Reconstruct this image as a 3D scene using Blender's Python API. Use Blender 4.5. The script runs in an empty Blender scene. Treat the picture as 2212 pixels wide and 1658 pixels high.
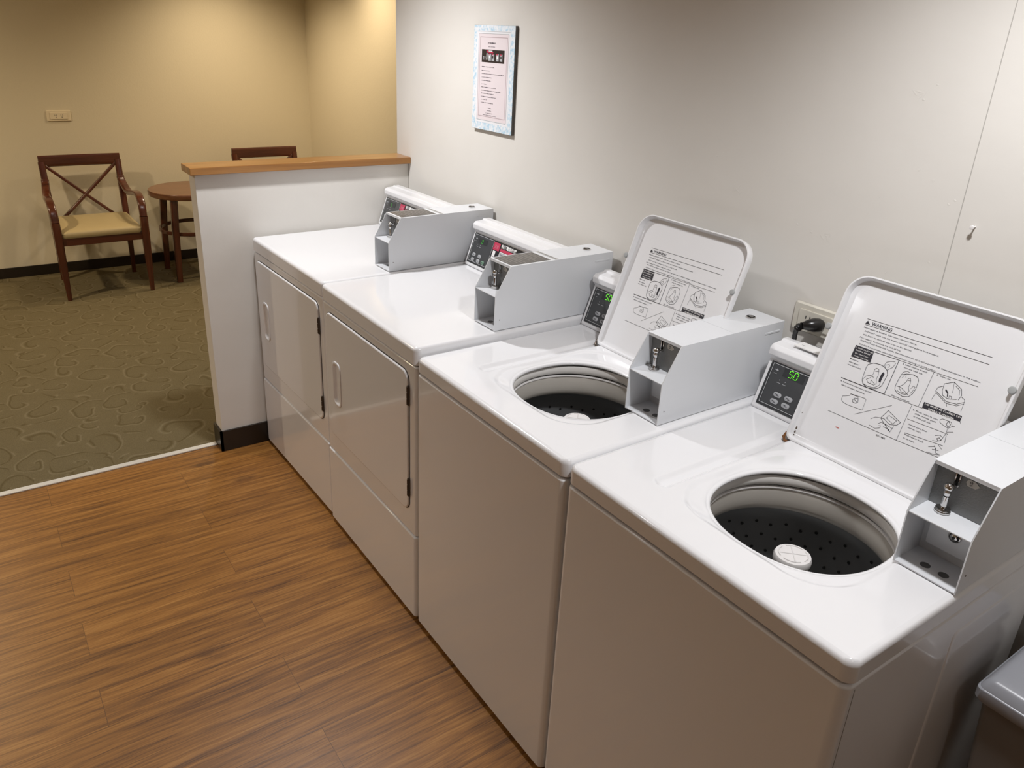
import bpy, bmesh, math, random, json
from mathutils import Vector, Matrix
random.seed(7)
S = bpy.context.scene
COL = S.collection
PI = math.pi

# ------------------------------------------------------------------ camera
PW, PH, FPX = 2212.0, 1658.0, 1672.976
cd = bpy.data.cameras.new('camera'); cam = bpy.data.objects.new('camera', cd); COL.objects.link(cam)
cd.sensor_width = 36.0; cd.lens = FPX / PW * 36.0
cd.shift_x = 13.775 / PW; cd.shift_y = -56.190 / PW
cd.clip_start = 0.02; cd.clip_end = 60
_f = Vector((0.75145742, -0.53679259, -0.38362151)); _r = Vector((-0.56581571, -0.82336904, 0.04377226)); _u = Vector((0.33935869, -0.18416609, 0.92245245))
_m = Matrix((( _r.x, _u.x, -_f.x, -0.39311735), (_r.y, _u.y, -_f.y, 1.60945467), (_r.z, _u.z, -_f.z, 1.69101395), (0, 0, 0, 1)))
cam.matrix_world = _m
S.camera = cam
# ------------------------------------------------------------------ world, lights, exposure
S.view_settings.view_transform = 'Standard'; S.view_settings.look = 'None'
S.view_settings.gamma = 1.0; S.view_settings.use_curve_mapping = False
S.view_settings.exposure = 0.0
w = bpy.data.worlds.new('world'); S.world = w; w.use_nodes = True
w.node_tree.nodes['Background'].inputs[0].default_value = (1, 0.95, 0.88, 1)
w.node_tree.nodes['Background'].inputs[1].default_value = 0.02
CEIL = 2.32
def spot(name, loc, power, color, angle=150, blend=0.6, radius=0.05, aim=(0, 0, -1)):
    ld = bpy.data.lights.new(name, 'SPOT'); ld.energy = power; ld.color = color
    ld.spot_size = math.radians(angle); ld.spot_blend = blend; ld.shadow_soft_size = radius
    o = bpy.data.objects.new(name, ld); COL.objects.link(o); o.location = loc
    o.rotation_euler = Vector(aim).to_track_quat('-Z', 'Y').to_euler()
    return o
WHITE = (.985, .985, 1.0); WARM = (1.0, 0.81, 0.56)
spot('downlight_dryers', (2.22, 0.75, CEIL-.03), 78, WHITE, 144, .75, .05)
spot('downlight_washers', (0.06, 0.60, CEIL-.03), 60, WHITE, 142, .7, .05)
spot('downlight_aisle', (2.0, 2.6, CEIL-.03), 52, (.97, .98, 1.0), 150, .8, .09)
spot('fill_entry', (-1.15, 1.1, CEIL-.03), 9, (1, .95, .9), 150, .8, .07)  # added fill with no known fixture, lifts the bin lid and washer side
spot('downlight_lounge_wall', (5.15, -0.05, CEIL-.03), 60, WARM, 130, .9, .06)
spot('downlight_lounge_corner', (4.45, -0.36, CEIL-.03), 58, WARM, 135, 1, .05)
spot('downlight_lounge_aisle', (4.4, 2.4, CEIL-.03), 122, WARM, 165, .9, .05)

# ------------------------------------------------------------------ helpers
def M(name, col, rough=.5, metal=0.0, spec=.5, coat=0.0, emit=None, estr=0.0, bump=None):
    m = bpy.data.materials.new(name); m.use_nodes = True
    b = m.node_tree.nodes['Principled BSDF']
    b.inputs['Base Color'].default_value = (*col, 1); b.inputs['Roughness'].default_value = rough
    b.inputs['Metallic'].default_value = metal; b.inputs['Specular IOR Level'].default_value = spec
    b.inputs['Coat Weight'].default_value = coat
    if emit: b.inputs['Emission Color'].default_value = (*emit, 1); b.inputs['Emission Strength'].default_value = estr
    nt = m.node_tree
    if bump:   # scale, strength, colour variation
        sc_, st_, cv = bump
        tc = nt.nodes.new('ShaderNodeTexCoord'); no = nt.nodes.new('ShaderNodeTexNoise')
        no.inputs['Scale'].default_value = sc_; no.inputs['Detail'].default_value = 6
        nt.links.new(tc.outputs['Object'], no.inputs['Vector'])
        bp = nt.nodes.new('ShaderNodeBump'); bp.inputs['Strength'].default_value = st_; bp.inputs['Distance'].default_value = .004
        nt.links.new(no.outputs['Fac'], bp.inputs['Height']); nt.links.new(bp.outputs['Normal'], b.inputs['Normal'])
        mx = nt.nodes.new('ShaderNodeMix'); mx.data_type = 'RGBA'
        mx.inputs[6].default_value = (*[c*(1-cv) for c in col], 1); mx.inputs[7].default_value = (*[min(1, c*(1+cv)) for c in col], 1)
        nt.links.new(no.outputs['Fac'], mx.inputs[0]); nt.links.new(mx.outputs[2], b.inputs['Base Color'])
    return m
def ramp(nt, fac, stops):
    r = nt.nodes.new('ShaderNodeValToRGB'); e = r.color_ramp.elements
    while len(e) < len(stops): e.new(.5)
    for i, (p, c) in enumerate(stops): e[i].position = p; e[i].color = (*c, 1)
    nt.links.new(fac, r.inputs[0]); return r
def math_(nt, op, a, b=None, c=None):
    n = nt.nodes.new('ShaderNodeMath'); n.operation = op
    for i, v in enumerate((a, b, c)):
        if v is None: continue
        if hasattr(v, 'is_linked'): nt.links.new(v, n.inputs[i])
        else: n.inputs[i].default_value = v
    return n.outputs[0]

class G:
    """collects faces (with material slots) and links them as one mesh"""
    def __init__(s): s.v = []; s.f = []; s.mi = []; s.sm = []; s.cur = 0; s.smooth = False
    def vv(s, pts): i = len(s.v); s.v += [tuple(p) for p in pts]; return i
    def face(s, idx, sm=None): s.f.append(tuple(idx)); s.mi.append(s.cur); s.sm.append(s.smooth if sm is None else sm)
    def poly(s, pts, sm=None): i = s.vv(pts); s.face(range(i, i+len(pts)), sm)
    def box(s, a, b):
        x0, y0, z0 = a; x1, y1, z1 = b
        i = s.vv([(x0,y0,z0),(x1,y0,z0),(x1,y1,z0),(x0,y1,z0),(x0,y0,z1),(x1,y0,z1),(x1,y1,z1),(x0,y1,z1)])
        for q in ((0,3,2,1),(4,5,6,7),(0,1,5,4),(1,2,6,5),(2,3,7,6),(3,0,4,7)): s.face([i+k for k in q], False)
    def bbox(s, a, b, r=.004, seg=2):
        bm = bmesh.new(); bmesh.ops.create_cube(bm, size=1)
        for v in bm.verts:
            v.co = Vector([(a[k]+b[k])/2 + v.co[k]*(b[k]-a[k]) for k in range(3)])
        bmesh.ops.bevel(bm, geom=bm.edges[:], offset=r, segments=seg, profile=.5, affect='EDGES')
        s.add_bm(bm, True)
    def add_bm(s, bm, sm=False):
        i = len(s.v); bm.verts.ensure_lookup_table(); bm.verts.index_update()
        s.v += [tuple(v.co) for v in bm.verts]
        for f in bm.faces: s.face([i+v.index for v in f.verts], sm)
        bm.free()
    def prism(s, prof, x0, x1, axis=0, bev=0.0, seg=2):
        """profile of 2D points (the other two axes in order) extruded along axis"""
        def P(t, p):
            return [(t, p[0], p[1]), (p[0], t, p[1]), (p[0], p[1], t)][axis]
        bm = bmesh.new()
        a = [bm.verts.new(P(x0, p)) for p in prof]; b = [bm.verts.new(P(x1, p)) for p in prof]
        n = len(prof)
        bm.faces.new(a); bm.faces.new(b[::-1])
        for k in range(n): bm.faces.new((a[k], b[k], b[(k+1) % n], a[(k+1) % n]))
        bmesh.ops.recalc_face_normals(bm, faces=bm.faces[:])
        if bev: bmesh.ops.bevel(bm, geom=bm.edges[:], offset=bev, segments=seg, profile=.5, affect='EDGES')
        s.add_bm(bm, bool(bev))
    def loft(s, rings, closed=True, cap0=False, cap1=False, sm=True, flip=False):
        n = len(rings[0]); base = [s.vv(r) for r in rings]
        for a, b in zip(base, base[1:]):
            for k in range(n if closed else n-1):
                q = (a+k, a+(k+1) % n, b+(k+1) % n, b+k)
                s.face(q[::-1] if flip else q, sm)
        if cap0: s.face([base[0]+k for k in range(n)][::-1 if not flip else 1], sm)
        if cap1: s.face([base[-1]+k for k in range(n)][::1 if not flip else -1], sm)
    def lathe(s, prof, c=(0,0,0), n=64, sm=True):
        rings = []
        for r, z in prof:
            rings.append([(c[0]+r*math.cos(2*PI*k/n), c[1]+r*math.sin(2*PI*k/n), c[2]+z) for k in range(n)])
        s.loft(rings, sm=sm)
    def tube(s, pts, rad, n=8, cap=True, up=(0,0,1)):
        """round (r) or boxy ((a,b)) section swept through pts"""
        pts = [Vector(p) for p in pts]; rings = []
        for i, p in enumerate(pts):
            t = (pts[min(i+1, len(pts)-1)] - pts[max(i-1, 0)]).normalized()
            u_ = Vector(up); side = t.cross(u_)
            if side.length < 1e-3: side = t.cross(Vector((1, 0, 0)))
            side.normalize(); w_ = side.cross(t)
            r = rad[i] if isinstance(rad, list) else rad
            if isinstance(r, tuple):
                a, b = r; ring = []
                for k in range(16):
                    an = 2*PI*(k+.5)/16; c_, s_ = math.cos(an), math.sin(an); e = .45
                    ring.append(p + side*(a*math.copysign(abs(c_)**e, c_)) + w_*(b*math.copysign(abs(s_)**e, s_)))
            else:
                ring = [p + side*(r*math.cos(2*PI*k/n)) + w_*(r*math.sin(2*PI*k/n)) for k in range(n)]
            rings.append(ring)
        s.loft(rings, cap0=cap, cap1=cap)
    def build(s, name, mats, parent=None, off=None, fixn=True, sharp=42):
        me = bpy.data.meshes.new(name)
        vs = s.v if off is None else [(p[0]-off[0], p[1]-off[1], p[2]-off[2]) for p in s.v]
        me.from_pydata(vs, [], s.f)
        for m in (mats if isinstance(mats, (list, tuple)) else [mats]): me.materials.append(m)
        me.polygons.foreach_set('material_index', s.mi); me.polygons.foreach_set('use_smooth', s.sm)
        me.validate()
        if fixn:
            bm = bmesh.new(); bm.from_mesh(me); bmesh.ops.remove_doubles(bm, verts=bm.verts[:], dist=1e-6)
            bmesh.ops.recalc_face_normals(bm, faces=bm.faces[:]); bm.to_mesh(me); bm.free()
        me.update()
        try: me.set_sharp_from_angle(angle=math.radians(sharp))
        except Exception: pass
        o = bpy.data.objects.new(name, me); COL.objects.link(o)
        if parent is not None: o.parent = parent
        if fixn and any(s.sm):
            wn = o.modifiers.new('weighted_normals', 'WEIGHTED_NORMAL'); wn.keep_sharp = True; wn.weight = 80
        return o
def empty(name, loc, label, cat, group=None, rz=0):
    o = bpy.data.objects.new(name, None); COL.objects.link(o); o.location = loc; o.rotation_euler = (0, 0, rz)
    o.empty_display_size = .05
    tag(o, label, cat, group); return o
def tag(o, label=None, cat=None, group=None):
    if label: o['label'] = label
    if cat: o['category'] = cat
    if group: o['group'] = group
    return o
def struct(o): o['kind'] = 'structure'; return o
def rr(x0, x1, y0, y1, r, n=8, rs=None):
    """rounded rectangle, 4*(n+1)*k points, ccw from lower left; rs = radii per corner"""
    rs = rs or (r, r, r, r); out = []
    for (cx, cy, a0, q) in ((x0+rs[0], y0+rs[0], PI, rs[0]), (x1-rs[1], y0+rs[1], 1.5*PI, rs[1]), (x1-rs[2], y1-rs[2], 0, rs[2]), (x0+rs[3], y1-rs[3], .5*PI, rs[3])):
        for k in range(n+1):
            a = a0 + .5*PI*k/n; out.append((cx+q*math.cos(a), cy+q*math.sin(a)))
    return out
def catmull(pts, k=6):
    P = [Vector(p) for p in pts]; P = [P[0]*2-P[1]] + P + [P[-1]*2-P[-2]]; out = []
    for i in range(1, len(P)-2):
        a, b, c, d = P[i-1], P[i], P[i+1], P[i+2]
        for j in range(k):
            t = j/k; out.append(.5*((2*b)+(c-a)*t+(2*a-5*b+4*c-d)*t*t+(-a+3*b-3*c+d)*t**3))
    out.append(P[-2]); return out
_tc = {}
def text_polys(body, bold):
    key = (body, bold)
    if key not in _tc:
        cu = bpy.data.curves.new('glyphs', 'FONT'); cu.body = body; cu.size = 1; cu.resolution_u = 2
        cu.offset = bold
        ob = bpy.data.objects.new('glyphs', cu); COL.objects.link(ob)
        dg = bpy.context.evaluated_depsgraph_get(); me = bpy.data.meshes.new_from_object(ob.evaluated_get(dg))
        v = [(p.co.x, p.co.y) for p in me.vertices]; f = [tuple(p.vertices) for p in me.polygons]
        bpy.data.objects.remove(ob); bpy.data.curves.remove(cu); bpy.data.meshes.remove(me)
        _tc[key] = (v, f)
    return _tc[key]
def text(g, body, fn, x, y, width=None, height=.003, bold=0.0, slot=0, align=0):
    """fn maps (u, v) to 3D; width of the whole string, cap height"""
    v, f = text_polys(body, bold)
    if not v: return
    x0 = min(p[0] for p in v); x1 = max(p[0] for p in v)
    sy = height/.73; sx = (width/(x1-x0)) if width else sy
    ox = x - (x0+(x1-x0)*align)*sx if not width else x - x0*sx
    i = g.vv([fn(ox+p[0]*sx, y+p[1]*sy) for p in v]); c = g.cur; g.cur = slot
    for q in f: g.face([i+k for k in q], False)
    g.cur = c
def stroke(g, pts, wd, fn, slot=0):
    c = g.cur; g.cur = slot
    for (a, b) in zip(pts, pts[1:]):
        d = Vector((b[0]-a[0], b[1]-a[1]))
        if d.length < 1e-7: continue
        d.normalize(); n = Vector((-d.y, d.x))*wd/2; e = d*wd*.3
        g.poly([fn(a[0]-e.x+n.x, a[1]-e.y+n.y), fn(a[0]-e.x-n.x, a[1]-e.y-n.y), fn(b[0]+e.x-n.x, b[1]+e.y-n.y), fn(b[0]+e.x+n.x, b[1]+e.y+n.y)], False)
    g.cur = c
def rect(g, x0, x1, y0, y1, fn, slot=0, r=0, n=4):
    c = g.cur; g.cur = slot
    g.poly([fn(*p) for p in (rr(x0, x1, y0, y1, r, n) if r else [(x0,y0),(x1,y0),(x1,y1),(x0,y1)])], False); g.cur = c

# ------------------------------------------------------------------ materials
enamel = M('white_enamel', (.81, .81, .825), .12, coat=.3)
enamel_side = enamel
boxpaint = M('white_powder_coat', (.71, .725, .75), .28)
greypaint = M('grey_textured_paint', (.22, .225, .225), .55, bump=(420, .25, .12))
darkslot = M('black_gap', (.006, .006, .006), .6)
chrome = M('chrome', (.62, .61, .60), .08, 1.0)
steel = M('brushed_steel_tub', (.64, .605, .55), .25, .15)
steel_shaded = M('shaded_perforated_steel', (.20, .205, .21), .32, .3)  # low light deep in the tub is put into this dark tone
ringgrey = M('grey_plastic_ring', (.74, .72, .69), .38)
whiteplastic = M('white_plastic', (.78, .76, .75), .35)
rubber = M('grey_rubber', (.36, .37, .37), .7)
blackplastic = M('black_plastic', (.012, .011, .011), .28)
panelblk = M('dark_control_panel', (.022, .023, .025), .16, coat=.5)
panelgrey = M('charcoal_panel_face', (.045, .047, .05), .2, coat=.4)
silver = M('silver_print', (.55, .56, .57), .4)
green = M('green_led', (.02, .25, .02), .4, emit=(.22, 1.0, .04), estr=.85)
green_dim = M('dim_green_led', (.02, .2, .02), .4, emit=(.12, 1.0, .05), estr=.35)
redprint = M('crimson_sticker', (.50, .035, .09), .35)
blackprint = M('black_sticker', (.012, .012, .013), .3)
whiteprint = M('white_print', (.85, .84, .83), .4)
greyprint = M('grey_print', (.42, .43, .45), .4)
ink = M('black_ink', (.03, .03, .04), .5)
greyink = M('grey_ink', (.20, .20, .22), .5)
lidlabel = M('printed_ink_on_lid', (.035, .035, .045), .4)
brownlabel = M('brown_label', (.085, .075, .065), .35)
rust = M('rust', (.19, .075, .02), .8, bump=(300, .5, .5))
hingemetal = M('dark_hinge_metal', (.10, .08, .065), .4, .8)
binplastic = M('grey_bin_plastic', (.34, .35, .385), .28)
bindark = M('dark_grey_bin_body', (.20, .19, .18), .45)
whitewall = M('white_wall_paint', (.745, .72, .675), .6, bump=(5, .6, .035))
creamwall = M('cream_wallpaper', (.68, .61, .46), .7, bump=(90, .12, .02))
ceilpaint = M('ceiling_paint', (.78, .75, .70), .8)
blackbase = M('black_baseboard', (.018, .013, .010), .3)
alu = M('aluminium_strip', (.72, .72, .70), .35, .3)
platemat = M('ivory_plate', (.66, .63, .55), .35)
platecream = M('cream_plate', (.78, .68, .50), .4)
paper = M('pink_paper', (.76, .68, .70), .5)
framewhite = M('white_frame', (.82, .83, .86), .4)
frameedge = M('dark_frame_edge', (.09, .08, .07), .5)
vinylseat = M('beige_vinyl', (.42, .33, .17), .42, bump=(60, .1, .04))

def wood(name, c0, c1, scale=1.0, rough=.3, axis=1, coat=.2):
    m = bpy.data.materials.new(name); m.use_nodes = True; nt = m.node_tree; b = nt.nodes['Principled BSDF']
    tc = nt.nodes.new('ShaderNodeTexCoord'); mp = nt.nodes.new('ShaderNodeMapping')
    sc_ = [28*scale]*3; sc_[axis] = 1.6*scale; mp.inputs['Scale'].default_value = sc_
    nt.links.new(tc.outputs['Object'], mp.inputs[0]); no = nt.nodes.new('ShaderNodeTexNoise')
    no.inputs['Scale'].default_value = 1.5; no.inputs['Detail'].default_value = 7; no.inputs['Distortion'].default_value = .5
    nt.links.new(mp.outputs[0], no.inputs['Vector'])
    r = ramp(nt, no.outputs['Fac'], [(.3, c0), (.7, c1)]); nt.links.new(r.outputs[0], b.inputs['Base Color'])
    b.inputs['Roughness'].default_value = rough; b.inputs['Coat Weight'].default_value = coat; return m
oak = wood('honey_oak', (.27, .115, .028), (.42, .20, .055), 1, .3, 1)
mahog = wood('mahogany', (.050, .011, .005), (.10, .025, .010), 1, .25, 2, .4)
mahog_y = wood('mahogany_rail', (.050, .011, .005), (.10, .025, .010), 1, .25, 1, .4)
tabletop = wood('table_top_wood', (.12, .043, .017), (.18, .070, .029), 1, .3, 1, .3)

def floor_wood():
    m = bpy.data.materials.new('wood_plank_vinyl'); m.use_nodes = True; nt = m.node_tree; b = nt.nodes['Principled BSDF']
    L = nt.links.new
    tc = nt.nodes.new('ShaderNodeTexCoord'); sp = nt.nodes.new('ShaderNodeSeparateXYZ'); L(tc.outputs['Object'], sp.inputs[0])
    X, Y = sp.outputs[0], sp.outputs[1]
    bv = nt.nodes.new('ShaderNodeCombineXYZ'); L(math_(nt, 'SUBTRACT', Y, 1.095), bv.inputs[0]); L(math_(nt, 'SUBTRACT', X, 1.073), bv.inputs[1])
    br = nt.nodes.new('ShaderNodeTexBrick'); L(bv.outputs[0], br.inputs['Vector'])
    br.offset = .5; br.inputs['Scale'].default_value = 1; br.inputs['Brick Width'].default_value = .92; br.inputs['Row Height'].default_value = .1475
    br.inputs['Mortar Size'].default_value = .0007; br.inputs['Mortar Smooth'].default_value = .2
    br.inputs['Color1'].default_value = (0, 0, 0, 1); br.inputs['Color2'].default_value = (1, 1, 1, 1); br.inputs['Mortar'].default_value = (.5, .5, .5, 1)
    row = math_(nt, 'FLOOR', math_(nt, 'DIVIDE', math_(nt, 'SUBTRACT', X, 1.073), .1475))
    rnd = math_(nt, 'ADD', math_(nt, 'MULTIPLY', row, 3.71), math_(nt, 'MULTIPLY', br.outputs['Color'], 5.3))
    # grain: long streaks along y with slow waviness
    gv = nt.nodes.new('ShaderNodeCombineXYZ'); L(math_(nt, 'MULTIPLY', X, 62), gv.inputs[0]); L(math_(nt, 'MULTIPLY', Y, 2.2), gv.inputs[1]); L(rnd, gv.inputs[2])
    wv = nt.nodes.new('ShaderNodeCombineXYZ'); L(math_(nt, 'MULTIPLY', X, 5), wv.inputs[0]); L(math_(nt, 'MULTIPLY', Y, 2.6), wv.inputs[1]); L(rnd, wv.inputs[2])
    n0 = nt.nodes.new('ShaderNodeTexNoise'); n0.inputs['Scale'].default_value = 1; n0.inputs['Detail'].default_value = 3; L(wv.outputs[0], n0.inputs['Vector'])
    va = nt.nodes.new('ShaderNodeVectorMath'); va.operation = 'MULTIPLY_ADD'
    L(n0.outputs['Color'], va.inputs[0]); va.inputs[1].default_value = (2.0, .8, 0); L(gv.outputs[0], va.inputs[2])
    n1 = nt.nodes.new('ShaderNodeTexNoise'); n1.inputs['Scale'].default_value = 1; n1.inputs['Detail'].default_value = 8; n1.inputs['Roughness'].default_value = .62
    L(va.outputs[0], n1.inputs['Vector'])
    n2 = nt.nodes.new('ShaderNodeTexNoise'); n2.inputs['Scale'].default_value = 4.5; n2.inputs['Detail'].default_value = 4; L(va.outputs[0], n2.inputs['Vector'])
    fv = nt.nodes.new('ShaderNodeCombineXYZ'); L(math_(nt, 'MULTIPLY', X, 260), fv.inputs[0]); L(math_(nt, 'MULTIPLY', Y, 9), fv.inputs[1]); L(rnd, fv.inputs[2])
    n3 = nt.nodes.new('ShaderNodeTexNoise'); n3.inputs['Scale'].default_value = 1; n3.inputs['Detail'].default_value = 4; n3.inputs['Roughness'].default_value = .7; L(fv.outputs[0], n3.inputs['Vector'])
    gsum = math_(nt, 'ADD', math_(nt, 'ADD', math_(nt, 'MULTIPLY', n1.outputs['Fac'], .52), math_(nt, 'MULTIPLY', n2.outputs['Fac'], .16)), math_(nt, 'MULTIPLY', n3.outputs['Fac'], .32))
    r = ramp(nt, gsum, [(.35, (.060, .022, .005)), (.44, (.165, .069, .016)), (.52, (.262, .113, .023)), (.64, (.385, .190, .050))])
    # knots
    kv = nt.nodes.new('ShaderNodeCombineXYZ'); L(math_(nt, 'MULTIPLY', X, 6.5), kv.inputs[0]); L(math_(nt, 'MULTIPLY', Y, 2.6), kv.inputs[1])
    vo = nt.nodes.new('ShaderNodeTexVoronoi'); vo.inputs['Scale'].default_value = 1; 
    nd = nt.nodes.new('ShaderNodeTexNoise'); nd.inputs['Scale'].default_value = 26; nd.inputs['Detail'].default_value = 3; L(tc.outputs['Object'], nd.inputs['Vector'])
    kd = nt.nodes.new('ShaderNodeVectorMath'); kd.operation = 'MULTIPLY_ADD'; L(nd.outputs['Color'], kd.inputs[0]); kd.inputs[1].default_value = (.22, .22, 0); L(kv.outputs[0], kd.inputs[2])
    L(kd.outputs[0], vo.inputs['Vector'])
    kf = ramp(nt, vo.outputs['Distance'], [(.03, (1, 1, 1)), (.16, (0, 0, 0))])
    # only some cells carry a knot
    sc1 = nt.nodes.new('ShaderNodeSeparateXYZ'); L(vo.outputs['Color'], sc1.inputs[0])
    pick = math_(nt, 'GREATER_THAN', sc1.outputs[0], .35)
    kn = math_(nt, 'MULTIPLY', math_(nt, 'MULTIPLY', kf.outputs[0], pick), math_(nt, 'MULTIPLY', nd.outputs['Fac'], 1.15))
    m1 = nt.nodes.new('ShaderNodeMix'); m1.data_type = 'RGBA'; L(kn, m1.inputs[0]); L(r.outputs[0], m1.inputs[6]); m1.inputs[7].default_value = (.05, .018, .006, 1)
    # plank tint + joints
    tint = ramp(nt, br.outputs['Color'], [(0, (.95, .94, .93)), (1, (1.05, 1.04, 1.02))])
    m2 = nt.nodes.new('ShaderNodeMix'); m2.data_type = 'RGBA'; m2.blend_type = 'MULTIPLY'; m2.inputs[0].default_value = 1; L(m1.outputs[2], m2.inputs[6]); L(tint.outputs[0], m2.inputs[7])
    m3 = nt.nodes.new('ShaderNodeMix'); m3.data_type = 'RGBA'; L(math_(nt, 'MULTIPLY', br.outputs['Fac'], .75), m3.inputs[0]); L(m2.outputs[2], m3.inputs[6]); m3.inputs[7].default_value = (.05, .02, .008, 1)
    L(m3.outputs[2], b.inputs['Base Color']); b.inputs['Roughness'].default_value = .42
    bp = nt.nodes.new('ShaderNodeBump'); bp.inputs['Strength'].default_value = .25; bp.inputs['Distance'].default_value = .002; L(gsum, bp.inputs['Height']); L(bp.outputs[0], b.inputs['Normal'])
    return m
def carpet():
    m = bpy.data.materials.new('scroll_carpet'); m.use_nodes = True; nt = m.node_tree; b = nt.nodes['Principled BSDF']; L = nt.links.new
    tc = nt.nodes.new('ShaderNodeTexCoord')
    n0 = nt.nodes.new('ShaderNodeTexNoise'); n0.inputs['Scale'].default_value = 6; n0.inputs['Detail'].default_value = 1; L(tc.outputs['Object'], n0.inputs['Vector'])
    va = nt.nodes.new('ShaderNodeVectorMath'); va.operation = 'MULTIPLY_ADD'; L(n0.outputs['Color'], va.inputs[0]); va.inputs[1].default_value = (.13, .13, 0); L(tc.outputs['Object'], va.inputs[2])
    vo = nt.nodes.new('ShaderNodeTexVoronoi'); vo.feature = 'F1'; vo.distance = 'EUCLIDEAN'; vo.inputs['Scale'].default_value = 6.2; L(va.outputs[0], vo.inputs['Vector'])
    sp = nt.nodes.new('ShaderNodeSeparateXYZ'); L(vo.outputs['Position'], sp.inputs[0])
    s2 = nt.nodes.new('ShaderNodeSeparateXYZ'); L(va.outputs[0], s2.inputs[0])
    ang = math_(nt, 'ARCTAN2', math_(nt, 'SUBTRACT', s2.outputs[1], sp.outputs[1]), math_(nt, 'SUBTRACT', s2.outputs[0], sp.outputs[0]))
    spi = math_(nt, 'FRACT', math_(nt, 'ADD', math_(nt, 'MULTIPLY', vo.outputs['Distance'], 1.9), math_(nt, 'DIVIDE', ang, 2*PI)))
    line = ramp(nt, spi, [(0, (.55, .55, .55)), (.05, (.0, .0, .0)), (.08, (.0, .0, .0)), (.13, (.55, .55, .55)), (.19, (1, 1, 1)), (.26, (.6, .6, .6)), (1, (.55, .55, .55))])
    r = ramp(nt, line.outputs[0], [(0, (.105, .082, .040)), (.55, (.136, .110, .060)), (1, (.180, .149, .090))])
    nf = nt.nodes.new('ShaderNodeTexNoise'); nf.inputs['Scale'].default_value = 330; L(tc.outputs['Object'], nf.inputs['Vector'])
    fr = ramp(nt, nf.outputs['Fac'], [(.3, (.82, .82, .82)), (.7, (1.12, 1.12, 1.12))])
    mx = nt.nodes.new('ShaderNodeMix'); mx.data_type = 'RGBA'; mx.blend_type = 'MULTIPLY'; mx.inputs[0].default_value = 1; L(r.outputs[0], mx.inputs[6]); L(fr.outputs[0], mx.inputs[7])
    L(mx.outputs[2], b.inputs['Base Color']); b.inputs['Roughness'].default_value = .95; b.inputs['Specular IOR Level'].default_value = .1
    bp = nt.nodes.new('ShaderNodeBump'); bp.inputs['Strength'].default_value = .3; bp.inputs['Distance'].default_value = .002; L(line.outputs[0], bp.inputs['Height']); L(bp.outputs[0], b.inputs['Normal'])
    return m
def marble():
    m = bpy.data.materials.new('blue_marbled_mount'); m.use_nodes = True; nt = m.node_tree; b = nt.nodes['Principled BSDF']
    tc = nt.nodes.new('ShaderNodeTexCoord'); no = nt.nodes.new('ShaderNodeTexNoise'); no.inputs['Scale'].default_value = 110; no.inputs['Detail'].default_value = 4
    nt.links.new(tc.outputs['Object'], no.inputs['Vector'])
    r = ramp(nt, no.outputs['Fac'], [(.34, (.42, .62, .76)), (.48, (.66, .75, .82)), (.6, (.80, .83, .86))]); nt.links.new(r.outputs[0], b.inputs['Base Color']); return m
woodfloor = floor_wood(); carpetm = carpet(); marblem = marble()

# ------------------------------------------------------------------ room shell
XW = 2.757; X2 = 5.743; YR = -.76; XN = -2.4; YF = 4.0
def plane_box(name, a, b, m, r=0):
    g = G(); (g.bbox(a, b, r) if r else g.box(a, b)); return struct(g.build(name, m))
plane_box('floor', (XN, -.02, -.06), (2.722, YF, 0), woodfloor)
plane_box('floor_lounge', (2.722, YR-.02, -.06), (X2+.02, YF, .001), carpetm)
def right_wall():
    g = G(); g.box((XN, -.14, 0), (XW, 0, CEIL)); return struct(g.build('wall_right', whitewall))
right_wall()
plane_box('wall_lounge_return', (XW-.12, YR, 0), (XW, -.141, CEIL), creamwall)
plane_box('wall_lounge_right', (XW-.12, YR-.12, 0), (X2+.12, YR, CEIL), creamwall)
plane_box('wall_far', (X2, YR, 0), (X2+.12, YF+.12, CEIL), creamwall)
plane_box('wall_left', (XN-.12, YF, 0), (X2, YF+.12, CEIL), creamwall)
plane_box('wall_near', (XN-.12, -.14, 0), (XN, YF, CEIL), whitewall)
plane_box('ceiling', (XN-.12, YR-.12, CEIL), (X2+.12, YF+.12, CEIL+.1), ceilpaint)
XP0, XP1, YP, ZC = 2.650, 2.734, .894, 1.193
plane_box('wall_partition', (XP0, 0.0005, 0), (XP1, YP, ZC-.0285), whitewall, .003)
g = G(); g.bbox((XP0-.0225, .001, ZC-.028), (XP1+.0225, YP+.019, ZC), .003); cap = struct(g.build('trim_1', oak))
g = G(); g.box((XP0-.010, .7, 0.0015), (XP0-.0003, YP+.010, .093)); g.box((XP0-.010, YP+.0003, .0015), (XP1+.010, YP+.010, .093)); g.box((XP1+.0003, 0.01, .0015), (XP1+.010, YP+.0003, .093)); struct(g.build('baseboard_partition', blackbase))
g = G(); g.bbox((X2-.012, YR+.013, .0015), (X2-.0003, YF, .072), .002); struct(g.build('baseboard_far', blackbase))
g = G(); g.bbox((XW+.01, YR+.0003, .0015), (X2-.013, YR+.012, .072), .002); struct(g.build('baseboard_lounge', blackbase))
g = G(); g.bbox((2.708, YP+.011, .0003), (2.736, YF, .006), .0015); struct(g.build('trim_2', alu))
# hairline panel joint in the white wall
g = G(); g.box((.3428, .00005, .9), (.3444, .0006, CEIL)); struct(g.build('trim_3', M('wall_joint', (.45, .43, .40), .8)))
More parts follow.
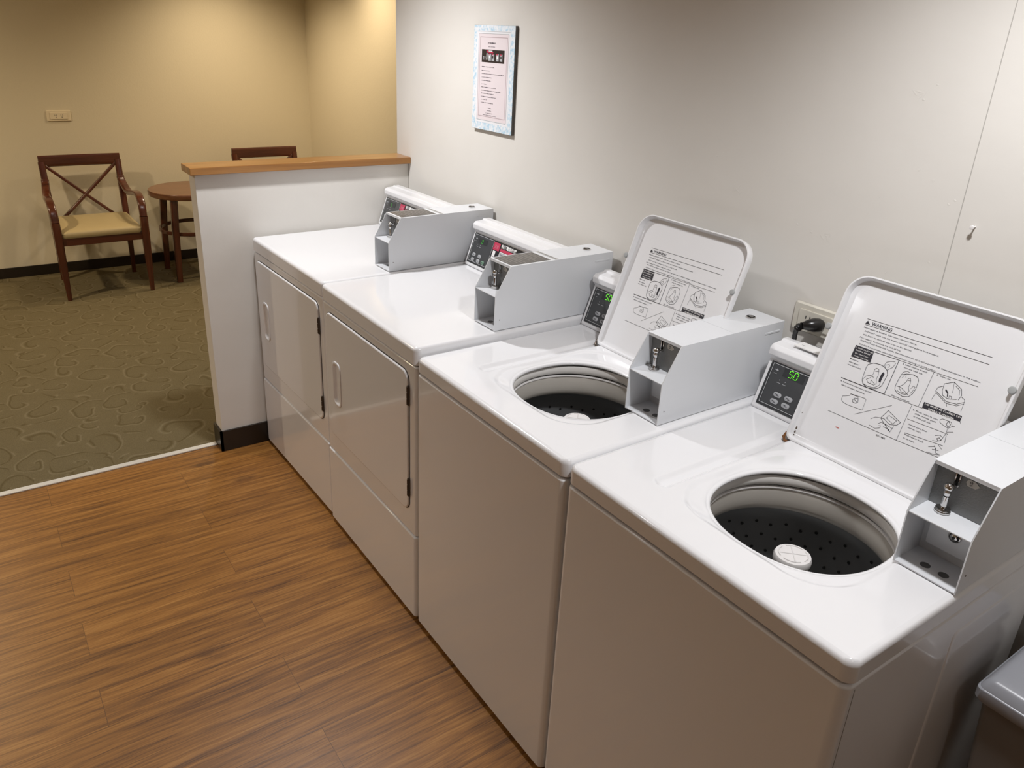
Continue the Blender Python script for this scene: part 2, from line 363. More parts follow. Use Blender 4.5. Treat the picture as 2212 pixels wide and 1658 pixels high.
# small filler chips, drips and scuffs on the wall paint, one mark mesh of the wall
g = G()
def chip(x, z, a, b, ang=0.0, h=.0012):
    pts = []
    for k in range(9):
        t = 2*PI*k/9; rr_ = 1 + random.uniform(-.3, .3); px, pz = a*rr_*math.cos(t), b*rr_*math.sin(t)
        pts.append((x+px*math.cos(ang)-pz*math.sin(ang), z+px*math.sin(ang)+pz*math.cos(ang)))
    c = g.vv([(x, h, z)]); i = g.vv([(p[0], .0001, p[1]) for p in pts])
    for k in range(9): g.face((c, i+k, i+(k+1) % 9), True)
for _ in range(30):
    chip(random.uniform(.35, 1.9), random.uniform(1.14, 1.62), random.uniform(.001, .0035), random.uniform(.001, .006), random.uniform(-1, 1), .0005)
for (x, z) in ((.45, 1.64), (.47, 1.61), (.62, 1.30), (.66, 1.30), (.70, 1.31), (.95, 1.44), (.97, 1.43), (1.35, 1.33), (1.38, 1.35), (.36, 1.43), (.37, 1.42)):
    chip(x, z, .0035, .0025, .3, .0007)
def smear(x, z, s_):
    for k in range(5): chip(x+random.uniform(-s_, s_), z+random.uniform(-s_, s_)*.7, s_*.7, .0022, random.uniform(0, PI), .0004)
for p in ((.62, 1.30), (.48, 1.62), (.89, 1.36), (1.33, 1.41)): smear(p[0], p[1], .012)
struct(g.build('trim_4', whitewall))
# dark wall scratches beside the white corner
g = G()
for a, b in (((4.12, 1.165), (4.07, 1.145)), ((3.98, 1.15), (3.93, 1.145))):
    stroke(g, [a, b], .003, lambda u, v: (u, YR+.0006, v))
struct(g.build('trim_5', M('scuff', (.25, .22, .17), .8)))

# ------------------------------------------------------------------ machines
HW, HD, DY = .894, .915, .700
LAB, TXT = json.loads("""[[[0.8,[[63.4,303.2],[314.5,306.9]]],[0.8,[[64.2,290.3],[315.0,292.9]]],[1.0,[[105.0,243.0],[159.2,244.2]]],[0.6,[[159.2,244.2],[313.8,247.5]]],[1.2,[[159.2,244.2],[159.5,169.8]]],[1.4,[[62.2,168.8],[159.5,169.8]]],[0.6,[[159.5,169.8],[230.5,171.9],[239.1,172.2]]],[0.7,[[230.7,245.5],[230.6,171.6]]],[0.7,[[218.3,169.5],[219.0,93.8]]],[0.7,[[63.7,93.3],[220.5,94.2],[305.9,96.6]]],[0.6,[[120.7,108.9],[183.0,154.7]]],[0.6,[[221.4,141.9],[301.3,144.3]]],[0.6,[[227.4,114.4],[301.7,120.5]]],[0.6,[[311.2,174.8],[313.6,172.2]]],[1.0,[[104.0,214.6],[113.7,221.1],[126.4,222.9],[136.4,221.9],[145.3,216.7],[149.7,208.8],[147.8,183.3],[143.2,176.6],[134.1,171.1],[121.5,168.9],[110.6,173.4],[105.6,180.2],[104.3,187.5],[102.8,208.3],[104.0,214.6]]],[0.7,[[106.5,182.5],[109.8,190.6],[117.4,195.5],[125.9,193.9]]],[0.7,[[110.2,174.2],[122.0,172.0],[134.6,174.2],[142.6,182.2],[142.6,190.8]]],[0.7,[[113.2,185.1],[119.6,190.5],[122.1,200.2],[120.9,209.3],[123.1,213.1],[128.8,213.3],[130.6,209.2],[132.6,200.3],[132.3,192.5],[135.9,184.3],[132.4,179.1],[118.7,179.5],[113.2,185.1]]],[0.6,[[122.3,207.0],[130.1,208.0]]],[0.6,[[124.4,179.8],[123.1,187.0],[133.0,182.2]]],[-1,[[139.8,210.8],[143.5,208.4],[142.8,196.6],[142.6,189.8],[138.9,188.4],[137.2,194.4],[137.7,206.1]]],[0.7,[[136.4,221.9],[136.2,226.6],[137.6,231.9],[145.0,236.5],[153.4,238.7]]],[0.7,[[144.9,217.5],[149.5,222.1],[153.2,226.3],[155.6,235.7]]],[0.6,[[139.1,220.1],[138.5,225.6],[144.3,229.6],[146.5,226.7],[144.0,221.9]]],[0.9,[[175.1,218.6],[183.7,223.8],[196.7,226.9],[206.4,225.1],[210.7,219.4],[212.4,203.4],[210.5,191.5],[205.3,182.8],[194.2,179.2],[182.1,181.8],[175.4,186.7],[173.3,193.4],[173.9,208.7],[175.1,218.6]]],[0.6,[[175.1,218.6],[176.1,224.6],[183.2,229.2],[188.9,228.6]]],[0.6,[[179.1,213.6],[181.3,221.0],[184.4,222.2],[185.0,216.8]]],[0.7,[[180.3,194.3],[186.3,201.4],[190.0,209.4],[190.7,216.2],[194.2,218.5],[197.0,214.0],[198.3,207.1],[198.0,199.5],[202.3,193.7],[199.8,187.1],[189.2,186.6],[183.2,191.7]]],[0.6,[[191.3,212.7],[196.4,213.4]]],[0.6,[[203.3,199.7],[205.8,206.3],[209.8,205.1],[208.8,197.3],[205.9,189.6]]],[0.6,[[176.4,194.7],[185.7,194.6],[194.6,190.6],[204.2,185.2]]],[0.6,[[180.0,186.6],[190.6,183.4],[200.5,185.5]]],[0.8,[[257.2,231.3],[272.3,240.8],[289.7,232.6],[294.3,221.9],[292.0,212.1]]],[0.8,[[257.2,231.3],[259.0,217.5],[263.3,209.3],[274.5,206.7],[288.9,211.7]]],[0.6,[[272.3,240.8],[275.8,228.8],[277.0,220.3]]],[0.6,[[277.4,234.8],[287.6,229.9],[290.1,220.3]]],[0.7,[[257.5,226.8],[249.1,220.8],[248.1,213.1],[273.6,200.9],[292.4,203.4],[303.6,211.6],[302.3,216.4],[295.6,218.9]]],[0.6,[[248.1,213.1],[250.5,209.6],[274.3,197.6],[293.7,200.3],[304.2,208.3]]],[0.6,[[249.8,209.3],[247.6,194.7]]],[0.6,[[303.6,211.6],[304.8,193.4]]],[0.6,[[275.0,197.9],[278.0,192.8]]],[-1,[[263.0,221.8],[264.6,222.8],[270.6,217.7],[272.9,210.5],[271.2,209.8],[269.1,216.2],[264.0,219.5]]],[0.6,[[275.9,207.3],[274.3,212.9],[278.2,213.6],[279.8,207.9]]],[0.6,[[95.5,144.8],[127.3,147.0],[130.1,145.2],[131.5,122.4],[97.3,120.7],[85.2,122.7],[81.2,127.0],[81.1,133.9],[87.2,136.4],[94.5,140.4],[95.5,144.8]]],[0.8,[[104.2,134.5],[106.9,139.6],[114.4,140.7],[116.5,133.7],[113.1,130.3],[106.1,130.3],[104.2,134.5]]],[0.8,[[107.2,136.7],[114.9,133.0]]],[0.6,[[114.0,141.5],[111.7,144.5],[95.7,144.4]]],[0.8,[[180.9,142.5],[212.4,129.5],[207.6,121.8],[193.8,117.5],[179.8,123.8],[172.8,122.7],[180.9,142.5]]],[0.6,[[186.4,134.3],[204.1,129.7],[199.7,121.1],[183.1,127.1],[186.4,134.3]]],[0.7,[[172.8,122.7],[200.9,103.6],[203.3,117.0]]],[0.7,[[184.7,108.7],[198.4,107.2]]],[0.7,[[185.7,114.9],[201.6,112.4]]],[0.6,[[155.1,113.1],[162.5,120.2],[172.8,122.7]]],[0.6,[[157.0,100.3],[170.3,98.5],[179.4,103.5],[179.2,108.2],[174.5,106.1]]],[0.7,[[172.7,110.1],[178.0,115.3],[185.7,114.9],[197.5,104.9]]],[0.6,[[277.6,164.6],[281.2,167.9],[297.7,168.0],[302.4,161.0],[296.7,154.9],[285.7,157.3],[278.8,159.7],[277.6,164.6]]],[0.8,[[290.7,161.3],[292.9,167.7],[298.3,162.8],[296.1,156.4],[290.7,161.3]]],[0.6,[[296.7,154.9],[296.9,146.8],[308.0,151.8]]],[0.6,[[302.4,161.0],[306.5,162.9]]],[0.6,[[281.3,132.5],[289.4,137.1],[293.5,135.3]]],[0.6,[[280.7,122.2],[288.4,123.9],[294.7,128.6]]],[0.8,[[294.7,128.6],[297.1,142.4],[299.8,140.0],[302.3,126.7]]],[0.8,[[286.4,128.5],[290.0,131.9],[294.7,128.6],[290.2,125.6],[286.4,128.5]]],[0.6,[[278.9,107.8],[289.2,112.6],[293.2,109.1]]],[0.6,[[279.7,97.4],[292.9,98.3],[303.6,102.1]]],[0.8,[[288.3,114.8],[296.0,102.5],[301.1,102.2]]],[0.8,[[287.0,106.2],[298.2,108.8]]],[0.6,[[293.9,118.8],[302.3,113.4]]],[-1,[[63.1,243.7],[104.6,243.8],[106.7,219.5],[62.6,217.9]]],[-1,[[237.1,184.8],[310.4,186.0],[311.2,174.8],[237.8,173.1]]],[-1,[[62.7,292.3],[65.9,299.8],[73.1,292.5]]]],[["WARNING",76.5,293.1,44.9,1,8,0],["Moving parts hazard. Can cause serious injury.",63.8,283.4,115.1,0,4,0],["DO NOT reach into the washer until all moving parts have stopped.",68.2,276.1,158.1,0,4,0],["DO NOT let children play in or on the washer.",68.6,268.4,106.8,0,4,0],["Fire hazard. To reduce the risk of fire:",63.8,261.2,91.2,0,4,0],["DO NOT put flammable liquids, cleaning solvents, or articles soiled with these substances, in the washer.",68.1,255.3,246.9,0,4,0],["DO NOT put articles soiled with vegetable or cooking oil in the washer.",68.3,247.2,166.0,0,4,0],["1. THIS MUST BE",65.3,238.2,38.6,0,4,1],["DONE FIRST",67.5,232.8,33.1,0,4,1],["Do Not Pour",68.5,226.6,29.9,0,4,1],["Over Clothes",69.0,220.8,32.0,0,4,1],["Measure",63.3,212.1,18.9,0,4,0],["detergent",63.3,205.3,21.9,0,4,0],["into wash tub.",63.2,199.2,31.6,0,4,0],["2. Load clothes loosely",168.6,239.2,51.1,0,4,0],["into the wash tub.",174.0,233.2,38.9,0,4,0],["3. Close lid.",237.4,241.5,27.3,0,4,0],["Do not overload.",173.9,172.7,38.2,0,4,0],["4. Set wash temperature and/or",63.4,161.3,71.9,0,4,0],["fabric selector switches.",68.4,154.3,54.4,0,4,0],["LID MUST BE CLOSED TO",240.2,180.6,68.9,1,5,1],["OPERATE WASHER",249.1,173.9,50.7,1,5,1],["5. Place coins in coin",223.6,161.6,50.6,0,4,0],["slide, if slide, push",230.2,155.9,42.2,0,4,0],["in then pull out.",230.2,149.9,34.7,0,4,0],["Insert card into",228.1,132.1,36.3,0,4,0],["slot to start.",228.9,125.8,26.9,0,4,0],["Push lower knob",228.8,110.5,38.5,0,4,0],["in to start.",229.1,103.3,23.3,0,4,0],["201460",178.4,85.8,19.3,0,5,0]]]""")
def console(root, o, w, H, kind, digits, xend, left_in=.008):
    """control console across the back; faces +y, leans back. local x: 0 near .. w far"""
    xl = w-left_in; yb = .148 if kind == 'dryer' else .140
    g = G()
    prof = [(.042, H+.0004), (yb, H+.0004), (yb+.001, H+.006), (yb-.041, H+.120), (yb-.030, H+.131), (yb-.030, H+.146), (yb-.040, H+.155), (yb-.070, H+.1575), (yb-.074, H+.162), (.048, H+.162), (.042, H+.155)]
    g.prism(prof, xend, xl, 0, .002, 2)
    # end of the body, a slightly raised bezel round the face
    c = g.build('control_console', enamel, root, o)
    dy, dz = -.0427/.1256, .1181/.1256; ny, nz = .1181/.1256, .0427/.1256
    def fn(lift):
        return lambda p, s_: (xl-p-o[0], yb+.001+s_*dy+lift*ny-o[1], H+.004+s_*dz+lift*nz-o[2])
    p0 = .010; s0, s1 = .010, .118; pe = (xl-xend-.004)
    # panel plate
    g = G()
    a = [fn(0.0004)(*q) for q in [(p0, s0), (pe, s0), (pe, s1), (p0, s1)]]; b = [fn(.0018)(*q) for q in [(p0, s0), (pe, s0), (pe, s1), (p0, s1)]]
    g.loft([a, b], cap1=True, sm=False); f2 = fn(.0022); f3 = fn(.0026)
    pr = p0+.125 if kind == 'dryer' else pe-.008
    rect(g, p0+.009, pr-.003, s0+.009, s1-.006, f2, 1)
    L = [(p0+.007, s0+.007), (pr, s0+.007), (pr, s1-.004), (p0+.007, s1-.004), (p0+.007, s0+.007)]
    stroke(g, L, .0012, f3, 2)
    pl = g.build('control_panel', [panelblk, panelgrey, silver], c)
    k = .87   # vertical squeeze of measured heights into the plate
    # display window and arrow
    g = G(); f4 = fn(.0029)
    if kind == 'washer': rect(g, .049, .105, .092, .113, f4, 0)
    else: rect(g, .045, .100, .086, .106, f4, 0)
    ay = .101 if kind == 'washer' else .100
    g.cur = 1
    f5 = fn(.0032)
    g.poly([f5(.026, ay-.001), f5(.031, ay-.001), f5(.031, ay-.0035), f5(.036, ay), f5(.031, ay+.0035), f5(.031, ay+.001), f5(.026, ay+.001)])
    for px, sy in ((.046, .080), (.062, .080)):
        rect(g, px, px+.0018, sy, sy+.0018, f5, 1); stroke(g, [(px-.004, sy-.006), (px+.006, sy-.006)], .0012, f5, 1)
    stroke(g, [(.026, ay-.009), (.034, ay-.009)], .001, f5, 1)
    g.build('display_window', [dispglass, greyprint], c)
    # seven segment digits
    g = G(); dh = .0165 if kind == 'washer' else .013; dw = dh*.55; f6 = fn(.0036)
    segs = {'0': 'abcdef', '5': 'afgcd', '6': 'afgecd'}
    x0 = .064 if kind == 'washer' else .066; y0 = .0945 if kind == 'washer' else .089
    for n_, ch in enumerate(digits):
        X = x0+n_*dw*1.5; sl = lambda yy: yy*.10
        pt = {'a': ((0, dh), (dw, dh)), 'b': ((dw, dh), (dw, dh/2)), 'c': ((dw, dh/2), (dw, 0)), 'd': ((0, 0), (dw, 0)), 'e': ((0, 0), (0, dh/2)), 'f': ((0, dh/2), (0, dh)), 'g': ((0, dh/2), (dw, dh/2))}
        for q in segs[ch]:
            (ax, ay_), (bx, by) = pt[q]
            ln_ = math.hypot(bx-ax, by-ay_); ux, uy = (bx-ax)/ln_, (by-ay_)/ln_; e = dh*.09
            stroke(g, [(X+ax+ux*e+sl(ay_), y0+ay_+uy*e), (X+bx-ux*e+sl(by), y0+by-uy*e)], dh*.105, f6)
    g.build('display_digits', green if kind == 'washer' else green_dim, c)
    # buttons
    bt = [(.057, .047), (.055, .030), (.087, .048), (.086, .031)] if kind == 'washer' else [(.044, .043), (.079, .043), (.043, .025), (.078, .026), (.107, .027)]
    for i_, (bp, bs) in enumerate(bt):
        g = G(); wd, hg = (.0105, .0056) if kind == 'washer' else (.0095, .0062)
        o0 = rr(bp-wd, bp+wd, bs-hg, bs+hg, hg*.95, 5); o1 = rr(bp-wd+.001, bp+wd-.001, bs-hg+.001, bs+hg-.001, hg*.7, 5)
        g.loft([[fn(.0024)(*q) for q in o0], [fn(.0042)(*q) for q in o0], [fn(.0048)(*q) for q in o1]], cap1=True, sm=False)
        stroke(g, [(bp-wd*.5, bs+.0008), (bp+wd*.1, bs+.0008)], .0014, fn(.0051), 1)
        stroke(g, [(bp-wd*.1, bs-.0016), (bp+wd*.45, bs-.0016)], .0012, fn(.0051), 1)
        bb = g.build('button', [greyprint if i_ < 4 else greenish, ink], c)
    if kind == 'dryer':
        g = G(); q = p0+.128
        rect(g, q, pe-.002, .020, s1-.0005, fn(.0024), 0)
        rect(g, q+.001, q+.038, .086, .113, fn(.0028), 1)
        text(g, '注意', fn(.0031), q+.008, .0935, .023, .010, .01, 4)
        text(g, '投幣電烘衣機', fn(.0031), q+.046, .1015, .088, .0105, .025, 3)
        rect(g, q+.045, q+.118, .088, .098, fn(.0028), 1); rect(g, q+.123, q+.197, .088, .098, fn(.0028), 1)
        rect(g, q+.204, q+.278, .088, .098, fn(.0028), 1)
        for c0, c1 in ((.045, .118), (.123, .197), (.204, .278)):
            rect(g, q+c0, q+c1, .024, .087, fn(.0028), 3); rect(g, q+c0+.002, q+c1-.002, .026, .085, fn(.0030), 2)
            for r_ in range(5):
                stroke(g, [(q+c0+.005+.002*(r_ % 2), .078-r_*.011), (q+c0+.024, .078-r_*.011)], .003, fn(.0033), 5)
                stroke(g, [(q+c0+.034, .076-r_*.011), (q+c1-.010-.006*(r_ % 3), .076-r_*.011)], .0035, fn(.0033), 0 if r_ % 2 else 3)
        rect(g, q+.006, q+.022, .030, .083, fn(.0028), 3)
        for r_ in range(4): stroke(g, [(q+.009, .042+r_*.007), (q+.019, .042+r_*.007)], .0022, fn(.0031), 5)
        g.build('instruction_sticker', [blackprint, redprint, greyprint, whiteprint, M('pink_print', (.62, .20, .27), .4), greyink], c)
    return c
dispglass = M('display_glass', (.028, .03, .032), .15)
seamdark = M('dark_seam', (.07, .065, .06), .6); seamgrey = M('grey_seam', (.30, .29, .27), .6)
greenish = M('pale_green_button', (.16, .28, .20), .4)

def coinbox(root, o, x0, H, yf, dryer):
    """sheet metal coin slide housing; x0 near side"""
    x1 = x0+.106; z0 = H+.002; t = .0022; ZT = .183; ys = yf-.048; g = G()
    side = [(.016, z0), (yf, z0), (yf, z0+.101), (ys, z0+ZT), (.016, z0+ZT)]
    g.prism(side, x0, x0+t); g.prism(side, x1-t, x1)
    g.box((x0+t, .016, z0+ZT-t), (x1-t, ys-.0005, z0+ZT)); g.box((x0+t, .016, z0), (x1-t, .018, z0+ZT-t))
    g.box((x0+t, .018, z0), (x1-t, yf-.001, z0+t))              # floor
    g.bbox((x0+t, yf-.062, z0+.0985), (x1-t, yf-.0008, z0+.101), .0008)  # shelf
    g.box((x0+t, .1995, z0+ZT+.0001), (x1-t, .2008, z0+ZT+.0004)) if not dryer else None
    # small folded lip along top front
    g.box((x0+t, ys-.003, z0+ZT-.007), (x1-t, ys-.0006, z0+ZT-t))
    c = g.build('coin_box', boxpaint, root, o)
    # upper grey recessed back
    g = G(); g.box((x0+t+.0002, yf-.067, z0+.1012), (x1-t-.0002, yf-.062, z0+ZT-t-.0005)); g.cur = 1
    xs = x0+.068
    g.box((xs-.0022, yf-.062, z0+.148), (xs+.0022, yf-.0612, z0+ZT-.004))
    g.build('coin_plate', [greypaint, darkslot], c, o)
    # lower cavity: inner back, coin vault door with lock, floor holes
    g = G(); yb = yf-.078
    g.box((x0+t, yb-.004, z0+t), (x1-t, yb, z0+.0985)); g.cur = 0
    g.bbox((x0+t+.006, yb, z0+.020), (x1-t-.010, yb+.008, z0+.096), .002)
    g.build('coin_vault_door', boxpaint, c, o)
    g = G()
    cx, cz = x0+.050, z0+.056
    def disc(g, c_, r0, h, ax, n=20):
        ring = lambda r, d: [((c_[0]+r*math.cos(2*PI*k/n)), c_[1]+d, c_[2]+r*math.sin(2*PI*k/n)) if ax == 1 else (c_[0]+r*math.cos(2*PI*k/n), c_[1]+r*math.sin(2*PI*k/n), c_[2]+d) for k in range(n)]
        g.loft([ring(r0, 0), ring(r0, h*.8), ring(r0*.92, h)], cap1=True, sm=False)
    disc(g, (cx, yb+.008, cz), .0105, .003, 1); g.cur = 1; disc(g, (cx, yb+.0112, cz), .0085, .0006, 1); g.cur = 2; disc(g, (cx, yb+.0122, cz), .0062, .002, 1); g.cur = 1; disc(g, (cx, yb+.0145, cz), .0028, .0005, 1)
    g.build('vault_lock', [chrome, darkslot, chrome], c, o)
    for hx, hy in ((.067, .032), (.036, .032)):
        g = G(); disc(g, (x0+hx, yf-hy, z0+t), .0085, .0004, 2); g.build('floor_hole', M('hole_grey', (.10, .10, .10), .5), c, o)
    # coin slide: slot guide, ball knob, plunger and collar standing on the shelf
    g = G(); ym = yf-.046
    g.box((xs-.0042, yf-.0618, z0+.146), (xs-.0026, yf-.058, z0+ZT-.003)); g.box((xs+.0026, yf-.0618, z0+.146), (xs+.0042, yf-.058, z0+ZT-.003))
    g.lathe([(0, .1415), (.005, .1425), (.0078, .1455), (.0085, .149), (.007, .1525), (.003, .155), (0, .1555)], (xs+.004, ym, z0), 20)
    g.lathe([(.0025, .130), (.0055, .134), (.0062, .139), (.0035, .1425)], (xs+.004, ym, z0), 20)
    g.lathe([(.0048, .106), (.0048, .131)], (xs+.004, ym, z0), 20)
    g.lathe([(.0115, .1012), (.0125, .1025), (.0125, .1045), (.0105, .1055), (.0105, .1075), (.0115, .109), (.0095, .110), (.005, .110)], (xs+.004, ym, z0), 24)
    g.tube([(xs+.004, ym, z0+.149), (xs, yf-.056, z0+.146)], .0025, 8)
    g.build('coin_slide', chrome, c, o)
    # denomination sticker
    g = G(); fx = lambda u, v: (x0+.056-u, yf-.0613, z0+.158+v)
    g.poly([fx(*p) for p in ((0, .004), (.003, .010), (.014, .010), (.022, .004), (.016, -.002), (.003, -.002))])
    text(g, '10', lambda u, v: (x0+.056-u, yf-.0609, z0+.158+v), .0065, .0042, None, .0038, .03, 1); text(g, 'NT', lambda u, v: (x0+.056-u, yf-.0609, z0+.158+v), .0065, .0, None, .0026, .03, 1)
    g.build('denomination_sticker', [M('cream_sticker', (.52, .50, .46), .5), ink], c, o)
    # round key lock on the lid of the box
    g = G(); g.lathe([(.0125, 0), (.0125, .0025), (.0105, .0038)], (x0+.056, .075, z0+ZT), 24); g.lathe([(.006, .0045), (0, .0048)], (x0+.056, .075, z0+ZT), 20); g.cur = 1
    g.lathe([(.0105, .0034), (.006, .0034)], (x0+.056, .075, z0+ZT), 24)
    g.build('key_lock', [chrome, darkslot], c, o)
    # pressed louvre on the near side
    g = G(); g.bbox((x0-.0012, .030, z0+.158), (x0+.0002, .085, z0+.163), .0005, 1); g.build('side_louvre', boxpaint, c, o)
    g = G(); g.bbox((x0-.0008, yf-.018, z0+.030), (x0+.0001, yf-.0155, z0+.0325), .0003, 1); g.build('rivet', hingemetal, c, o)
    if dryer:
        g = G(); zt = z0+ZT+.0006
        g.box((x0+.009, ys-.146, z0+ZT), (x1-.005, ys-.008, zt)); g.cur = 1
        ft = lambda u, v: (x1-.005-u, v, zt+.0002)
        for k in range(11):
            yy = ys-.014-k*.012
            stroke(g, [(.005, yy), (.005+random.uniform(.05, .082), yy)], .0022, ft, 1)
            if k % 2: stroke(g, [(.006, yy-.005), (.03+random.uniform(0, .045), yy-.005)], .0016, ft, 1)
        g.cur = 2; g.box((x0+.004, ys-.172, z0+ZT), (x1-.003, ys-.160, zt)); g.cur = 3
        stroke(g, [(.004, ys-.166), (.092, ys-.166)], .0016, ft, 3)
        g.build('instruction_label', [brownlabel, M('label_text', (.32, .30, .27), .5), M('strip_label', (.45, .44, .42), .5), ink], c, o)
    return c

def deck_rim(H, w, z, yb=.045, inset=0, r=.018, n=10):
    return [(p[0], p[1], z) for p in rr(inset, w-inset, yb+inset, DY-inset, max(r-inset, .002), n)]

def dryer(x, w, rz, label, digits, hinge_dz=0):
    o = (w/2, .36, 0); root = empty('tumble_dryer', (x+w/2, .36, 0), label, 'dryer', None, rz)
    H = HD
    # flat top with rolled edge
    g = G(); prof = [(.02, -.0525), (.002, -.052), (.0, -.050), (0, -.012), (.0012, -.0065), (.0045, -.002), (.011, 0), (.020, -.0012)]
    g.loft([deck_rim(H, w, H+z, inset=i_) for i_, z in prof], cap1=True)
    g.build('top_panel', enamel, root, o)
    # body
    g = G(); ins = .0015; zl = .312
    body = lambda z, e=0: [(p[0], p[1], z) for p in rr(ins+e, w-ins-e, .06, DY+.001-e, .012, 6)]
    g.loft([body(.018, .002), body(.020), body(zl-.007), body(zl-.004, .0008), body(zl-.0018, .0028), body(zl-.001, .007)], cap0=True, cap1=True)
    g.build('lower_panel', enamel, root, o)
    yF = DY-.0025
    g = G(); b2 = lambda z, e=0: [(p[0], p[1], z) for p in rr(ins+e, w-ins-e, .06, yF-e, .012, 6)]
    g.loft([b2(zl+.001, .0025), b2(zl+.004), b2(H-.0625), b2(H-.0595, .0008), b2(H-.0575, .0028), b2(H-.0565, .0065), b2(H-.058, .014)], cap0=True, cap1=True)
    g.build('cabinet', enamel, root, o)
    g = G(); g.box((.03, .06, .003), (w-.03, DY-.05, .018)); g.build('base', darkslot, root, o)
    # door
    dx0, dx1, dz0, dz1 = .043, w-.036, .386, .832
    hx0, hx1, hz0, hz1 = w-.142, w-.086, .520, .672
    g = G(); N = 8
    def ring(q, y, x0=dx0, x1=dx1, z0=dz0, z1=dz1, r=.030): return [(p[0], y, p[1]) for p in rr(x0+q, x1-q, z0+q, z1-q, max(r-q, .004), N)]
    g.loft([ring(-.0030, yF+.0002), ring(-.0028, yF+.0008), ring(.0016, yF+.0009), ring(.006, yF+.0009)])
    g.build('door_gap_shade', seamdark, root, o)  # dark ring painted in for the shaded gap round the door, no gasket
    g = G()
    hr = lambda q, y: [(p[0], y, p[1]) for p in rr(hx0-q, hx1+q, hz0-q, hz1+q, .020+q, N)]
    g.loft([ring(.0, yF+.0012), ring(.0, yF+.0032), ring(.0014, yF+.0052), ring(.0048, yF+.0062), hr(.002, yF+.0062), hr(0, yF+.005)])
    dr = g.build('door', enamel, root, o)
    g = G(); g.loft([hr(.004, yF+.0063), hr(.0035, yF+.0083), hr(0, yF+.0095), hr(-.005, yF+.0090), hr(-.011, yF+.0030), hr(-.0135, yF+.0012)], cap1=True)
    g.build('door_handle', enamel, dr, o)
    for hz in (.732+hinge_dz, .437+hinge_dz):
        g = G(); g.bbox((dx0-.004, yF+.001, hz), (dx0+.003, yF+.0068, hz+.060), .0008, 1)
        for k in range(3): g.tube([(dx0-.002, yF+.0072, hz+.004+k*.019), (dx0-.002, yF+.0072, hz+.020+k*.019)], .0026, 8)
        g.build('door_hinge', hingemetal, dr, o)
    console(root, o, w, H, 'dryer', digits, .112)
    coinbox(root, o, .010 if x < 1.9 else .006, H, .450 if x > 1.9 else .444, True)
    return root

